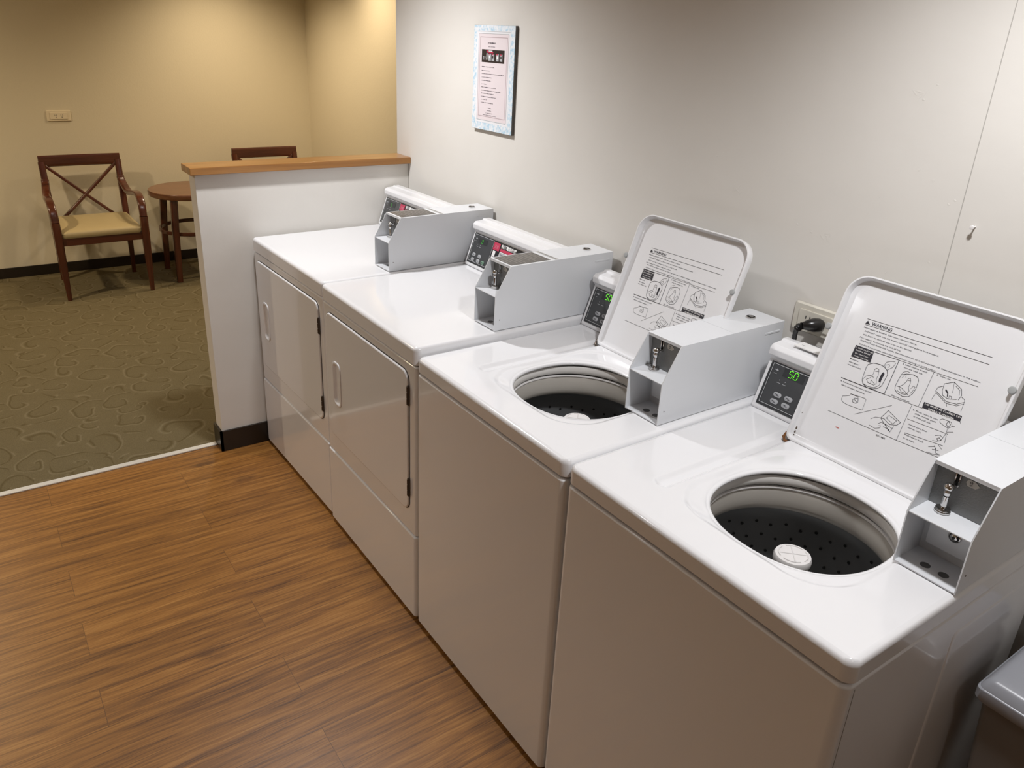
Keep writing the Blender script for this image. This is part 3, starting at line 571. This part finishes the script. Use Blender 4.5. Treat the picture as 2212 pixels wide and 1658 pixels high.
def washer(x, w, label, side_detail, rusty, sticker):
    o = (w/2, .36, 0); root = empty('washing_machine', (x+w/2, .36, 0), label, 'washing machine')
    H = HW; cx, cy, R0 = .282, .430, .160
    # ---- top deck as a polar height field round the tub opening
    g = G(); NA = 440
    def h(px, py):
        z = 0.0
        # lid seat: shallow rounded-rectangle depression
        qx, qy = abs(px-.283)-.182+.10, abs(py-.410)-.200+.10
        d = math.hypot(max(qx, 0), max(qy, 0)) + min(max(qx, qy), 0) - .10
        t = min(1, max(0, (-d+.004)/.015)); z -= .0045*t*t*(3-2*t)
        # drain channel on the far side
        gx = abs(px-(w-.149)); ge = math.hypot(gx, max(0, py-.575)) - .0145
        t = min(1, max(0, .5-ge/.0155)); z -= .0085*t*t*(3-2*t)
        # finger dip in the front rim
        z -= .004*math.exp(-(((px-.40)/.030)**2+((py-.585)/.012)**2))
        return z
    def sup(a, r):
        c_, s_ = math.cos(a), math.sin(a); e = 2.25
        k = (abs(c_)**e+abs(s_)**e)**(-1/e)
        # corners only toward the front-far quadrant are squarer
        return (cx+r*k*c_, cy+r*k*s_)
    def outer(a):
        c_, s_ = math.cos(a), math.sin(a); x0, x1, y0, y1 = .012, w-.012, .057, DY-.012
        ts = []
        if c_ > 1e-9: ts.append((x1-cx)/c_)
        if c_ < -1e-9: ts.append((x0-cx)/c_)
        if s_ > 1e-9: ts.append((y1-cy)/s_)
        if s_ < -1e-9: ts.append((y0-cy)/s_)
        t = min(ts); return (cx+t*c_, cy+t*s_)
    angs = sorted([2*PI*k/NA for k in range(NA)] + [math.atan2(yy-cy, xx-cx) % (2*PI) for xx in (.012, w-.012) for yy in (.057, DY-.012)])
    NR = 130; rings = []
    for dr_, dz_ in ((.006, -.0135), (.0015, -.0125), (-.0002, -.0095), (.0008, -.0060), (.0040, -.0040)):
        rings.append([(*sup(a, R0+dr_), H+dz_-.0045) for a in angs])
    for j in range(NR+1):
        t = j/NR; t = t**1.15; ring = []
        for a in angs:
            i_ = sup(a, R0+.0075); o_ = outer(a); px = i_[0]+(o_[0]-i_[0])*t; py = i_[1]+(o_[1]-i_[1])*t
            de = math.hypot(px-i_[0], py-i_[1]); z = h(px, py) - .0040*math.exp(-de/.006)
            eo = min(px-.012, w-.012-px, py-.057, DY-.012-py)
            z *= min(1, max(0, eo/.01))
            ring.append((px, py, H+z))
        rings.append(ring)
    g.loft(rings)
    # rolled rim
    no = 10
    prof = [(.012, 0), (.005, -.0012), (.0018, -.0050), (0, -.011), (0, -.0385), (.0018, -.0405), (.015, -.0412)]
    rim = []
    for ins, z in prof:
        rim.append([(p[0], p[1], H+z) for p in rr(ins, w-ins, .045+ins, DY-ins, .0002 if ins == .012 and z == 0 else max(.020-ins, .0005), no)])
    g.loft(rim)
    g.build('top_panel', enamel, root, o, sharp=75)
    # ---- cabinet
    g = G(); ins = .0012
    body = lambda z, e=0: [(p[0], p[1], z) for p in rr(ins+e, w-ins-e, .06, DY+.0005-e, .016, 6)]
    g.loft([body(.020, .003), body(.024), body(H-.0515), body(H-.0485, .0008), body(H-.0465, .0028), body(H-.0455, .0065), body(H-.047, .014)], cap0=True)
    g.cur = 1; g.box((ins-.0004, DY-.0225, .03), (ins+.001, DY-.0212, H-.055))
    g.build('cabinet', [enamel, seamgrey], root, o)
    g = G(); g.box((.03, .06, .003), (w-.03, DY-.06, .022)); g.build('base', darkslot, root, o)
    if side_detail:
        g = G(); xs = ins
        def pan(y0, y1, z0, z1):
            a = [(xs, p[0], p[1]) for p in rr(y0, y1, z0, z1, .012, 3)]; b = [(xs-.0028, p[0], p[1]) for p in rr(y0+.006, y1-.006, z0+.006, z1-.006, .010, 3)]
            g.loft([a, b], cap1=True)
        pan(.06, .378, .10, .800); g.build('side_panel', enamel, root, o)
    # ---- tub
    C_ = (cx, cy, H)
    g = G(); g.cur = 0
    g.lathe([(.20, -.023), (.172, -.023), (.1692, -.0265), (.168, -.034), (.1685, -.040), (.171, -.044), (.20, -.046)], C_, 96)
    g.build('tub_cover_ring', ringgrey, root, o)
    g = G(); g.cur = 2; g.lathe([(.205, -.012), (.205, -.075)], C_, 96)
    g.cur = 3; g.lathe([(.1722, -.0545), (.1708, -.0525), (.1712, -.0502), (.1745, -.0490), (.180, -.0500), (.1805, -.055)], C_, 96)
    g.cur = 0; g.lathe([(.1735, -.0540), (.1722, -.062), (.1712, -.078), (.1716, -.092), (.1745, -.103), (.183, -.110), (.198, -.115), (.210, -.120)], C_, 96)
    g.cur = 1; g.lathe([(.210, -.120), (.218, -.130), (.222, -.16), (.222, -.44), (.21, -.47), (0, -.475)], C_, 96)
    g.cur = 2
    for row in range(6):
        for k in range(44):
            a = 2*PI*(k+.5*(row % 2))/44; zz = -.142-row*.034 + (.008 if k % 2 else 0); r_ = .2205
            ca, sa = math.cos(a), math.sin(a); q = []
            for j in range(8):
                t = 2*PI*j/8; dx = .0036*math.cos(t); q.append((cx+r_*ca-dx*sa, cy+r_*sa+dx*ca, H+zz+.0036*math.sin(t)))
            g.poly(q, False)
    g.build('wash_tub', [steel, steel_shaded, darkslot, whiteplastic], root, o, fixn=False)
    g = G(); ct = -.093
    g.lathe([(.0335, ct-.020), (.0355, ct-.014), (.0355, ct-.006), (.033, ct-.001), (.028, ct), (.0, ct)], C_, 40)
    for k in range(4):
        a0 = k*PI/2+.55; c_ = [(cx+.027*math.cos(a0+t*.5), cy+.027*math.sin(a0+t*.5), H+ct+.0006) for t in (-1.25, -.6, 0, .6, 1.25)]
        g.tube([(cx, cy, H+ct+.0004), (cx+.024*math.cos(a0+.25), cy+.024*math.sin(a0+.25), H+ct+.0004)], .0013, 6)
        g.tube(c_, .0011, 6)
    cp = g.build('agitator_cap', whiteplastic, root, o)
    g = G(); g.lathe([(.028, ct-.018), (.034, ct-.08), (.045, ct-.22), (.075, ct-.32), (.17, ct-.37), (.175, ct-.378)], C_, 40)
    for k in range(4):
        a = k*PI/2; g.tube([(cx+.03*math.cos(a), cy+.03*math.sin(a), H+ct-.06), (cx+.06*math.cos(a), cy+.06*math.sin(a), H+ct-.25), (cx+.15*math.cos(a), cy+.15*math.sin(a), H+ct-.355)], [.006, .012, .014], 8)
    g.build('agitator', ringgrey, root, o)
    # ---- open lid leaning against nothing, hinged at the rear of its seat
    nrm = Vector((0, .363, .136)).normalized(); up = Vector((0, -.136, .363)).normalized(); hg = Vector((w-.153, .213, H+.003))
    LW, LH = .381, .389
    def P(u, v, d): q = hg + up*v + nrm*d; return (q.x-u, q.y, q.z)
    rs = (.016, .016, .048, .048)
    def ring(q, d, tap=True):
        out = []
        for (u, v) in rr(q, LW-q, q, LH-q, 0, 12, tuple(max(r_-q, .003) for r_ in rs)):
            # rim is deep above the bumpers and shallow below them
            t = min(1, max(0, (v-.225)/.035)); t = t*t*(3-2*t); dd = d
            if tap and d > -.012: dd = -.0105 + (d+.0105)*(.35+.65*t) if d > -.0105 else d
            if v > .33 and tap and d > -.004 and .12 < u < .27: dd -= .0022
            out.append(P(u, v, dd))
        return out
    g = G()
    g.loft([ring(.012, -.023, False), ring(.003, -.021, False), ring(.0, -.017, False), ring(0, -.003), ring(.0008, 0), ring(.0038, .0006), ring(.0058, -.001), ring(.0085, -.0135, False), ring(.014, -.0160, False), ring(.02, -.0162, False)], cap0=True, cap1=True)
    lid = g.build('lid', enamel, root, o)
    g = G(); fl = lambda u, v: P(u, v, -.0157); flw = lambda u, v: P(u, v, -.0153)
    for wd, pts in LAB:
        pts = [(a*.001, b*.001) for a, b in pts]
        if wd < 0:
            g.cur = 0; g.poly([fl(*p) for p in pts], False)
        else: stroke(g, pts, wd*.00095, fl)
    for (s_, u, v, wd, bold, hh, inv) in TXT:
        text(g, s_, flw if inv else fl, u*.001, v*.001, wd*.001, hh*.001*(.66 if hh < 8 else .85), .018 if bold else .010, 1 if inv else 0)
    g.build('warning_label', [lidlabel, whiteprint], lid, o)
    for u in (-.004, LW-.008):
        g = G(); c0 = Vector(P(u, .262, -.004)); ax = nrm
        sd = Vector((1, 0, 0)); rings = []
        for r_, d in ((.0075, -.010), (.0075, .003), (.0062, .0055), (.003, .0065)):
            rings.append([tuple(c0+sd*(r_*math.cos(2*PI*k/20))+up*(r_*math.sin(2*PI*k/20))+ax*d) for k in range(20)])
        g.loft(rings, cap0=True, cap1=True); g.build('lid_bumper', rubber, lid, o)
    # hinge bar and pins
    g = G(); g.tube([P(.004, -.004, -.014), P(LW-.004, -.004, -.014)], .0035, 8); g.build('hinge_bar', M('grey_hinge', (.22, .22, .23), .4), lid, o)
    for u, mt in ((.0065, rust if rusty else hingemetal), (LW-.0065, hingemetal)):
        g = G()
        g.tube([P(u-.0078 if u < .1 else u+.0078, .014, -.010), P(u-.0085 if u < .1 else u+.0085, .001, -.008), P(u-.003 if u < .1 else u+.003, -.0055, -.007), P(u+.020 if u < .1 else u-.02, -.0065, -.010)], [.0015, .0034, .0034, .0015], 8)
        g.build('lid_hinge', mt, lid, o)
    if rusty:
        g = G()
        for k in range(7):
            c_ = P(.011+random.uniform(-.003, .004), .012+k*.009, -.0152)
            for j in range(2):
                r_ = random.uniform(.0015, .0034)*(1-k/9)
                g.poly([(c_[0]+r_*math.cos(t*PI/3), c_[1]+(r_*1.6*math.sin(t*PI/3))*up.y+.0003*j, c_[2]+(r_*1.6*math.sin(t*PI/3))*up.z) for t in range(6)], False)
        g.build('grime_spots', M('grime', (.10, .075, .055), .8), lid, o)
        g = G(); c_ = (.1, .12)
        g.poly([P(.098+.0045*math.cos(t*PI/4), .068+.0012*math.sin(t*PI/4), -.0157) for t in range(8)], False); g.build('red_mark', M('red_mark', (.55, .16, .14), .6), lid, o)
    cons = console(root, o, w, H, 'washer', '50', .125)
    if sticker:
        g = G(); zt = H+.1645
        ft = lambda u, v: (w-.060-u, .084-v, zt+.0003)
        g.cur = 0; g.box((w-.300, .050, H+.1621), (w-.055, .086, zt))
        for r_, (a, b) in enumerate(((.020, .060), (.012, .075), (.0, .004))):
            yy = .046-(2-r_)*.004
        for (v0, u0, u1, hh) in ((.043, .028, .062, .004), (.034, .014, .058, .0045), (.043, .070, .110, .004), (.034, .070, .12, .004), (.014, .006, .011, .003)):
            u = u0
            while u < u1:
                stroke(g, [(u, v0), (u+.003, v0)], hh*.6, ft, 1); u += .0042
        g.build('top_sticker', [whiteprint, greyink], cons, o)
    coinbox(root, o, .003 if x < .3 else .022, H, .421, False)
    return root

washer(0.0, .645, 'nearest white top-loading washing machine with open lid, beside the grey bin', True, True, True)
washer(.651, .636, 'white top-loading washing machine with open lid, between the nearest washer and the dryers', False, False, False)
dryer(1.291, .654, 0, 'white coin-operated tumble dryer standing right beside the open-lidded washers', '0')
dryer(1.956, .684, .020, 'farthest white coin-operated tumble dryer, pushed up against the low white partition wall', '5', -.012)

# ------------------------------------------------------------------ framed notice on the wall
def notice():
    x0, x1, z0, z1 = 1.874, 2.128, 1.372, 1.722; o = ((x0+x1)/2, 0, z0)
    root = empty('framed_notice', o, 'framed pink laundry notice with a blue marbled border hanging on the white wall', 'notice')
    g = G(); g.box((x0, .0005, z0), (x1, .011, z1)); g.build('frame_board', frameedge, root, o)
    g = G(); g.bbox((x0+.0005, .011, z0+.0005), (x1-.0005, .0125, z1-.0005), .0004, 1); g.build('marbled_border', marblem, root, o)
    fn = lambda lift: (lambda u, v: (x1-u, .0125+lift, z0+v)); W_, H_ = x1-x0, z1-z0
    g = G(); rect(g, .022, W_-.026, .026, H_-.018, fn(.0002), 0)
    stroke(g, [(.024, H_-.020), (W_-.028, H_-.020)], .0012, fn(.0004), 1)
    rect(g, .032, W_-.034, .036, H_-.027, fn(.0004), 2)
    stroke(g, [(.033, .034), (.033, H_-.027), (W_-.036, H_-.027), (W_-.036, .034), (.033, .034)], .0014, fn(.0006), 1)
    stroke(g, [(.043, .048), (.043, H_-.038), (W_-.044, H_-.038), (W_-.044, .048), (.043, .048)], .0022, fn(.0006), 3)
    g.build('paper_sheet', [framewhite, greyprint, paper, M('mauve_line', (.48, .38, .40), .6)], root, o)
    g = G(); top = H_-.078
    # dark photograph of the control panel printed on the sheet
    rect(g, .055, W_-.058, top-.042, top, fn(.0007), 0)
    for k in range(2):
        for j in range(2): rect(g, .063+k*.010, .069+k*.010, top-.034+j*.007, top-.030+j*.007, fn(.0009), 2)
    rect(g, .085, .091, top-.034, top-.012, fn(.0009), 1); rect(g, .085, .094, top-.010, top-.003, fn(.0009), 3); rect(g, .098, .122, top-.006, top-.003, fn(.0009), 1); rect(g, .096, .128, top-.011, top-.008, fn(.0009), 3)
    for k, x_ in enumerate((.098, .118, .146, .168)):
        rect(g, x_, x_+.016, top-.036, top-.013, fn(.0009), 2); rect(g, x_+.004, x_+.011, top-.028, top-.020, fn(.0011), 0 if k % 2 else 1); rect(g, x_+.001, x_+.012, top-.016, top-.013, fn(.0011), 3)
    # illegible small print
    random.seed(3)
    def rowp(u0, u1, v, hh):
        u = u0
        while u < u1:
            l_ = random.uniform(.0008, .0026); h2 = hh*random.uniform(.55, 1); rect(g, u, min(u+l_, u1), v-h2/2, v+h2/2, fn(.0008), 4); u += l_+random.choice((.0007, .0007, .0022))
    rowp(.092, .140, H_-.057, .0052); rowp(.096, .138, H_-.069, .0026)
    for k, (v, e) in enumerate(((.218, .135), (.205, .108), (.195, .195), (.183, .125), (.172, .120), (.160, .090), (.150, .150), (.139, .180), (.129, .138), (.118, .155), (.108, .095), (.098, .136))):
        rowp(.057, e, v-.003, .0028)
    for v, a, b in ((.078, .105, .125), (.069, .097, .127), (.060, .090, .134), (.053, .072, .158)): rowp(a, b, v, .0026)
    g.build('printed_text', [M('photo_black', (.03, .022, .022), .4), whiteprint, greyprint, redprint, M('text_grey', (.13, .11, .13), .6)], root, o)
notice()
random.seed(11)

# ------------------------------------------------------------------ wall sockets
def socket(loc, axis, label, mat, wd=.118, hg=.072, plugged=False):
    """axis 'y': on the y=0 wall, 'x': on the far wall. horizontal double socket plate"""
    root = empty('wall_socket', loc, label, 'wall socket')
    if axis == 'y': F = lambda u, v, d: (-u, d, v)       # u to the viewer's right
    else: F = lambda u, v, d: (-d, -u, v)
    g = G(); R_ = lambda q, d, r_=.006: [F(p[0], p[1], d) for p in rr(-wd/2+q, wd/2-q, q, hg-q, r_, 4)]
    g.loft([R_(0, .0005), R_(0, .005), R_(.003, .0085)], cap1=True); g.build('cover_plate', mat, root)
    g = G(); R2 = lambda q, d: [F(p[0], p[1], d) for p in rr(-wd*.36+q, wd*.36-q, .014+q, hg-.014-q, .004, 4)]
    g.loft([R2(0, .008), R2(0, .0115), R2(.002, .0125)], cap1=True); g.cur = 1; fn = lambda u, v: F(u, v, .0127)
    for cx_ in (-.018, .018):
        for du in (-.0055, .0055): rect(g, cx_+du-.0012, cx_+du+.0012, hg/2, hg/2+.008, fn, 1)
        rect(g, cx_-.0025, cx_+.0025, hg/2-.011, hg/2-.006, fn, 1)
    g.build('socket_module', [mat, darkslot], root)
    return root, F
socket((X2, .992, 1.032), 'x', 'cream double wall socket high on the cream wall above the left armchair', platecream, .145, .070)
_r, F = socket((.598, 0, 1.065), 'y', 'ivory double wall socket behind the nearest washer with a black plug in it', platemat, .125, .070)
# plug with its cable
pr = empty('power_plug', (.598, 0, 1.065), 'black power plug and cable in the wall socket behind the nearest washer', 'plug')
g = G()
g.tube([F(.018, .034, .0135), F(.018, .034, .020), F(.014, .035, .034), F(.006, .034, .044), F(-.002, .031, .050)], [.013, .016, .0165, .013, .009], 16)
pb = g.build('plug_body', blackplastic, pr)
g = G(); path = catmull([F(-.002, .031, .050), F(-.010, .026, .052), F(-.018, .012, .050), F(-.022, -.02, .044), F(-.022, -.035, .036), F(-.022, -.05, .0405)], 6)
g.tube(path, [(.0092 if i % 2 else .0066) if i < 11 else .0058 for i in range(len(path))], 10); g.build('cable', blackplastic, pr)

# ------------------------------------------------------------------ nail
nr = empty('wall_nail', (.309, 0, 1.388), 'small white-headed nail sticking out of the white wall above the nearest washer', 'nail')
g = G(); rings = []
for r_, d in ((.0016, .0003), (.0016, .012), (.0036, .0125), (.0046, .014), (.0040, .016), (.0015, .0168)): rings.append([(r_*math.cos(2*PI*k/14), d, r_*math.sin(2*PI*k/14)) for k in range(14)])
g.loft(rings, cap0=True, cap1=True); g.build('nail_head', whiteplastic, nr)

# ------------------------------------------------------------------ armchairs
def chair(cy, label):
    root = empty('armchair', (5.30, cy, 0), label, 'armchair', 'wooden armchairs along the cream wall')
    X = lambda x: x-5.30
    hw = .235
    for s_ in (1, -1):
        # front leg sweeping up into the arm is one turned piece in two parts
        g = G(); pts = catmull([(X(5.055), s_*.248, .0016), (X(5.062), s_*.250, .20), (X(5.060), s_*.252, .42), (X(5.062), s_*.254, .50)], 5)
        g.tube(pts, [(.013+.011*min(1, i/8), .013+.012*min(1, i/8)) for i in range(len(pts))], up=(1, 0, 0)); g.build('leg', mahog, root)
        g = G(); pts = catmull([(X(5.062), s_*.254, .50), (X(5.080), s_*.256, .570), (X(5.135), s_*.258, .612), (X(5.22), s_*.258, .622), (X(5.33), s_*.254, .606), (X(5.43), s_*.246, .594), (X(5.51), s_*.238, .620), (X(5.558), s_*.230, .655), (X(5.572), s_*.228, .68)], 5)
        g.tube(pts, [(.023, .015+.006*max(0, 1-i/12)) for i in range(len(pts))], up=(0, 0, 1)); g.build('armrest', mahog_y, root)
        # rear leg and back post
        g = G(); pts = catmull([(X(5.548), s_*.226, .0016), (X(5.532), s_*.226, .20), (X(5.530), s_*.226, .40), (X(5.560), s_*.227, .58), (X(5.592), s_*.229, .74), (X(5.602), s_*.230, .79)], 5)
        g.tube(pts, [(.013+.007*min(1, i/9), .014+.004*min(1, i/9)) for i in range(len(pts))], up=(1, 0, 0)); g.build('leg', mahog, root)
    # curved top rail
    g = G(); pts = [(X(5.600)+.008*math.cos(t*PI/2), t*.246, .795) for t in [k/8-1 for k in range(17)]]
    g.tube(pts, [(.012, .037)]*17, up=(0, 0, 1)); g.build('top_rail', mahog_y, root)
    # crossed back slats
    for s_ in (1, -1):
        g = G(); g.tube([(X(5.602), s_*.212, .766), (X(5.578), s_*.012, .580), (X(5.548), -s_*.165, .42)], [(.010, .016)]*3, up=(1, 0, 0)); g.build('cross_slat', mahog, root)
    # seat frame and cushion
    g = G(); g.bbox((X(5.048), -hw-.005, .352), (X(5.085), hw+.005, .402), .004); g.bbox((X(5.515), -hw+.02, .352), (X(5.545), hw-.02, .402), .004)
    for s_ in (1, -1): g.prism([(X(5.06), s_*(hw+.006)), (X(5.54), s_*(hw-.008)), (X(5.54), s_*(hw-.034)), (X(5.06), s_*(hw-.022))], .352, .402, 2)
    g.build('seat_frame', mahog_y, root)
    g = G(); rings = []
    for q, z in ((.006, .400), (0, .412), (0, .430), (.008, .440), (.025, .447), (.06, .452), (.12, .455), (.19, .456)):
        rings.append([(p[0], p[1]*(1-.05*(p[0]+.25)), z) for p in rr(X(5.040)+q, X(5.535)-q, -.238+q, .238-q, max(.03-q*.1, .01), 5)])
    g.loft(rings, cap0=True, cap1=True); g.build('seat_cushion', vinylseat, root)
    return root
chair(.925, 'dark wooden armchair with crossed back and beige seat, left of the round table')
chair(-.330, 'dark wooden armchair with only its top rail showing behind the low partition wall')

# ------------------------------------------------------------------ round side table
tb = empty('side_table', (5.34, .29, 0), 'round dark wooden side table between the armchair and the partition', 'table')
g = G(); g.lathe([(0, .570), (.262, .570), (.278, .574), (.283, .582), (.283, .602), (.279, .610), (.27, .612), (0, .612)], (0, 0, 0), 64); g.build('tabletop', tabletop, tb)
for a in (45, 135, 225, 315):
    c_, s_ = math.cos(math.radians(a)), math.sin(math.radians(a)); g = G()
    g.tube([(.225*c_, .225*s_, .570), (.245*c_, .245*s_, .36), (.262*c_, .262*s_, .0016)], [(.024, .024), (.023, .023), (.019, .019)], up=(1, 0, 0)); g.build('leg', mahog, tb)
g = G(); g.lathe([(.238, .322), (.241, .325), (.241, .345), (.238, .348), (.228, .348), (.225, .345), (.225, .325), (.228, .322), (.238, .322)], (0, 0, 0), 64); g.build('ring_stretcher', mahog_y, tb)

# ------------------------------------------------------------------ bin in the corner
bn = empty('waste_bin', (-.22, .165, 0), 'grey plastic waste bin with a flat lid at the right edge beside the nearest washer', 'bin')
def br_(q, z, r_=.014): return [(p[0], p[1], z) for p in rr(-.187+q, .187-q, -.143+q, .143-q, max(r_-q*.3, .006), 6)]
g = G(); g.loft([br_(.060, .0016), br_(.055, .01), br_(.012, .655), br_(.008, .660)], cap0=True); g.build('bin_body', bindark, bn)
g = G(); g.loft([br_(.006, .648), br_(.0, .656), br_(0, .675), br_(.0012, .6765), br_(.0030, .6775), br_(.0042, .681), br_(.010, .692), br_(.018, .698), br_(.030, .700), br_(.12, .700)], cap0=False, cap1=True); ld = g.build('bin_lid', binplastic, bn)
g = G(); g.tube([(.085, .1395, .6745), (.088, .1345, .6865), (.092, .128, .6945), (.098, .118, .7002), (.105, .09, .7018), (.112, -.09, .7018)], .0012, 6); g.build('lid_seam', darkslot, ld)
